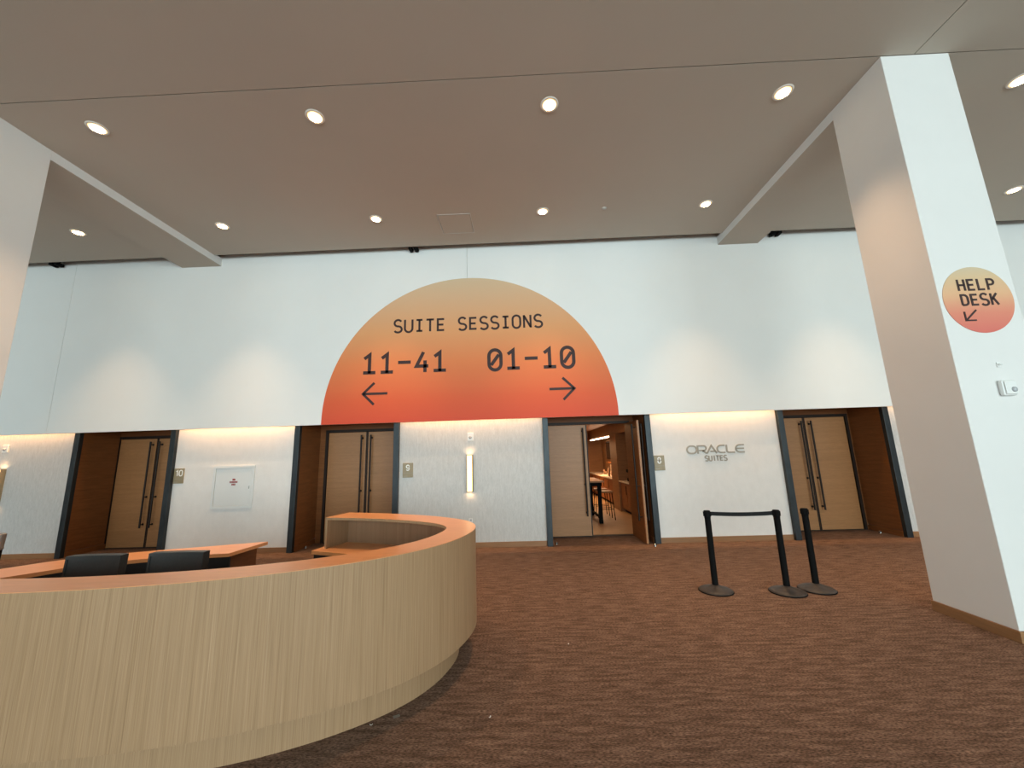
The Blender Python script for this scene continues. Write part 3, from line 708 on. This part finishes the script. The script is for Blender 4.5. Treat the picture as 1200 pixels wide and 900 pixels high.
# ------------------------------------------------------------------ chairs behind the desk
def chair(cx, cy, lb, tilt=0):
    t = thing('office_chair', (cx, cy, 0), lb, 'chair', 'black leather chairs behind the desk')
    # faces the front counter (-Y); backrest plane at cy+.25
    by = cy+.22; w = .238; mb = MB(); nx, nz = 14, 10
    def P(u, v, off):
        x = cx + (u-.5)*2*w; bow = .018*(1-((u-.5)*2)**2)
        return Vector((x, by + bow + .03*(v-.3) + off,   .52 + .545*v))
    def slab(u0, u1, v0, v1, o0, o1):
        m_ = MB(); vs = []
        for off in (o0, o1):
            for j in range(nz+1):
                for i in range(nx+1): vs.append(P(u0+(u1-u0)*i/nx, v0+(v1-v0)*j/nz, off))
        k = (nx+1)*(nz+1); fs = []
        for j in range(nz):
            for i in range(nx):
                q = j*(nx+1)+i; fs.append((q, q+1, q+nx+2, q+nx+1)); fs.append((k+q, k+q+nx+1, k+q+nx+2, k+q+1))
        ed = [i for i in range(nx+1)] + [(j+1)*(nx+1)-1 for j in range(1, nz+1)] + [nz*(nx+1)+i for i in range(nx-1, -1, -1)] + [j*(nx+1) for j in range(nz-1, 0, -1)]
        for a_, b_ in zip(ed, ed[1:]+ed[:1]): fs.append((a_, k+a_, k+b_, b_))
        return m_.add(vs, fs, False)
    obj('backrest', slab(.035, .965, .03, .955, -.012, .045), M['leather'], t)
    fm = slab(0, 1, .955, 1, -.018, .052)
    for s_ in (slab(0, .035, 0, .955, -.018, .052), slab(.965, 1, 0, .955, -.018, .052), slab(.035, .965, 0, .03, -.018, .052)): fm.add(s_.v, s_.f)
    obj('backrest_frame', fm, M['leather'], t, label='raised black border round the backrest')
    obj('seat', MB().box(cx-.26, cx+.26, cy-.27, cy+.21, .42, .52, b=.035), M['leather'], t)
    for s_ in (-1, 1):
        mb = MB(); mb.box(cx+s_*.30-.02, cx+s_*.30+.02, cy-.18, cy+.24, .66-.005, .69, b=.01); mb.box(cx+s_*.30-.012, cx+s_*.30+.012, cy-.02, cy+.02, .44, .655)
        mb.box(cx+s_*.24, cx+s_*.30, cy-.02, cy+.02, .43, .45); obj('armrest', mb, M['blackmetal'], t)
    obj('back_bracket', MB().box(cx-.04, cx+.04, by-.05, by+.10, .40, .60, b=.01), M['blackmetal'], t)
    obj('gas_column', MB().tube((cx, cy, .09), (cx, cy, .42), .028), M['chrome'], t)
    for k in range(5):
        an = 2*math.pi*k/5+.3; e = Vector((cx+.29*math.cos(an), cy+.29*math.sin(an), .075))
        lg = obj('base_leg', MB().tube((cx, cy, .10), e, .024, .016, 8), M['chrome'], t)
        obj('caster', MB().tube(e+Vector((-.02, 0, -.047)), e+Vector((.02, 0, -.047)), .028, n=14), M['blackmetal'], lg)
chair(-3.66, 3.14, 'black leather chair behind the desk, the left one of two')
chair(-2.98, 3.18, 'black leather chair behind the desk, the right one of two')

# ------------------------------------------------------------------ belt posts
def stanchion(x, y, lb, rot=0):
    t = thing('belt_post', (x, y, 0), lb, 'post', 'black retractable belt posts')
    obj('base', MB().lathe([(0, 0), (.196, 0), (.204, .006), (.201, .016), (.170, .032), (.110, .050), (.062, .066), (.044, .080), (0, .080)], (x, y, 0), 48), M['cast'], t, label='dusty domed round base')
    obj('base_rim', MB().lathe([(.192, .0), (.206, .001), (.208, .008), (.202, .013)], (x, y, 0), 48), M['blackmetal'], t)
    obj('pole', MB().tube((x, y, .06), (x, y, .90), .0375, n=24), M['blackmetal'], t)
    hd = obj('head', MB().lathe([(.0375, .895), (.0395, .897), (.0395, .988), (.037, .992), (0, .992)], (x, y, 0), 24), M['blackmetal'], t)
    mb = MB()
    for k in range(4):
        an = rot+k*math.pi/2; Mx = Matrix.Translation((x, y, 0)) @ Matrix.Rotation(an, 4, 'Z')
        mb.box(.036, .045, -.018, .018, .920, .980, Mx)
    obj('belt_socket', mb, M['blackmetal'], hd)
    return t
p1, p2, p3 = (2.405, 5.43), (3.245, 5.33), (3.655, 5.40)
a12 = math.atan2(p2[1]-p1[1], p2[0]-p1[0])
s1 = stanchion(*p1, 'black belt post at the left, its belt pulled to the middle post', a12)
s2 = stanchion(*p2, 'middle black belt post holding the end of the belt', a12)
s3 = stanchion(*p3, 'black belt post at the right with no belt, close to the doors', .4)
dv = Vector((p2[0]-p1[0], p2[1]-p1[1], 0)); ln = dv.length; dv.normalize(); nv = Vector((-dv.y, dv.x, 0))
vs = []; fs = []; N_ = 24
for k in range(N_+1):
    f = .045 + (ln-.09)*k/N_; sag = .012*(1-((k/N_)*2-1)**2)
    for o_ in (-.0012, .0012):
        for z in (.928-sag, .978-sag): vs.append(Vector((p1[0], p1[1], z)) + dv*f + nv*o_)
for k in range(N_):
    q = 4*k; fs += [(q, q+4, q+5, q+1), (q+2, q+3, q+7, q+6), (q+1, q+5, q+7, q+3), (q, q+2, q+6, q+4)]
fs += [(0, 1, 3, 2), (4*N_, 4*N_+2, 4*N_+3, 4*N_+1)]
obj('belt', MB().add(vs, fs), M['belt'], s1, label='black webbing belt stretched to the next post')

# ------------------------------------------------------------------ bin at the left edge, scraps on the carpet
bx, by_ = -8.62, 6.25
t = thing('waste_bin', (bx, by_, 0), 'round black bin with a brushed steel top at the left edge behind the desk', 'bin')
obj('body', MB().lathe([(0, 0), (.17, 0), (.175, .01), (.195, .56), (0, .56)], (bx, by_, 0), 36), M['blackmetal'], t)
obj('steel_top', MB().lathe([(.198, .54), (.205, .545), (.205, .565), (.200, .57), (.210, .77), (.204, .785), (.17, .785), (.165, .70), (0, .70)], (bx, by_, 0), 36), M['brushed'], t, label='brushed steel collar')

def scrap(x, y, w, l, rot, lb, m='paper', h=.002, curl=.006):
    c, s_ = math.cos(rot), math.sin(rot); vs = []
    for i in range(4):
        u = -w/2 + w*i/3
        for v in (-l/2, l/2):
            z = .001 + curl*(abs(i-1.5)/1.5)**2
            for dz in (0, h*.5): vs.append((x+c*u-s_*v, y+s_*u+c*v, z+dz))
    fs = []
    for i in range(3):
        q = 4*i; fs += [(q+1, q+5, q+7, q+3), (q, q+2, q+6, q+4), (q, q+4, q+5, q+1), (q+2, q+3, q+7, q+6)]
    fs += [(0, 1, 3, 2), (12, 14, 15, 13)]
    tag(obj('paper_scrap', MB().add(vs, fs), M[m], origin=(x, y, 0)), lb, 'scrap')
scrap(-.30, 3.064, .020, .008, 1.0, 'tiny white paper scrap on the open carpet, nearest the viewer')
scrap(.364, 4.098, .014, .012, .3, 'tiny white crumb on the carpet far right of the desk')
scrap(-.965, 3.09, .045, .030, .5, 'small grey tag lying in the shade at the desk foot', 'grey_tag', curl=.002)
scrap(-1.112, 3.003, .020, .008, .2, 'tiny white scrap beside the grey tag at the desk foot')
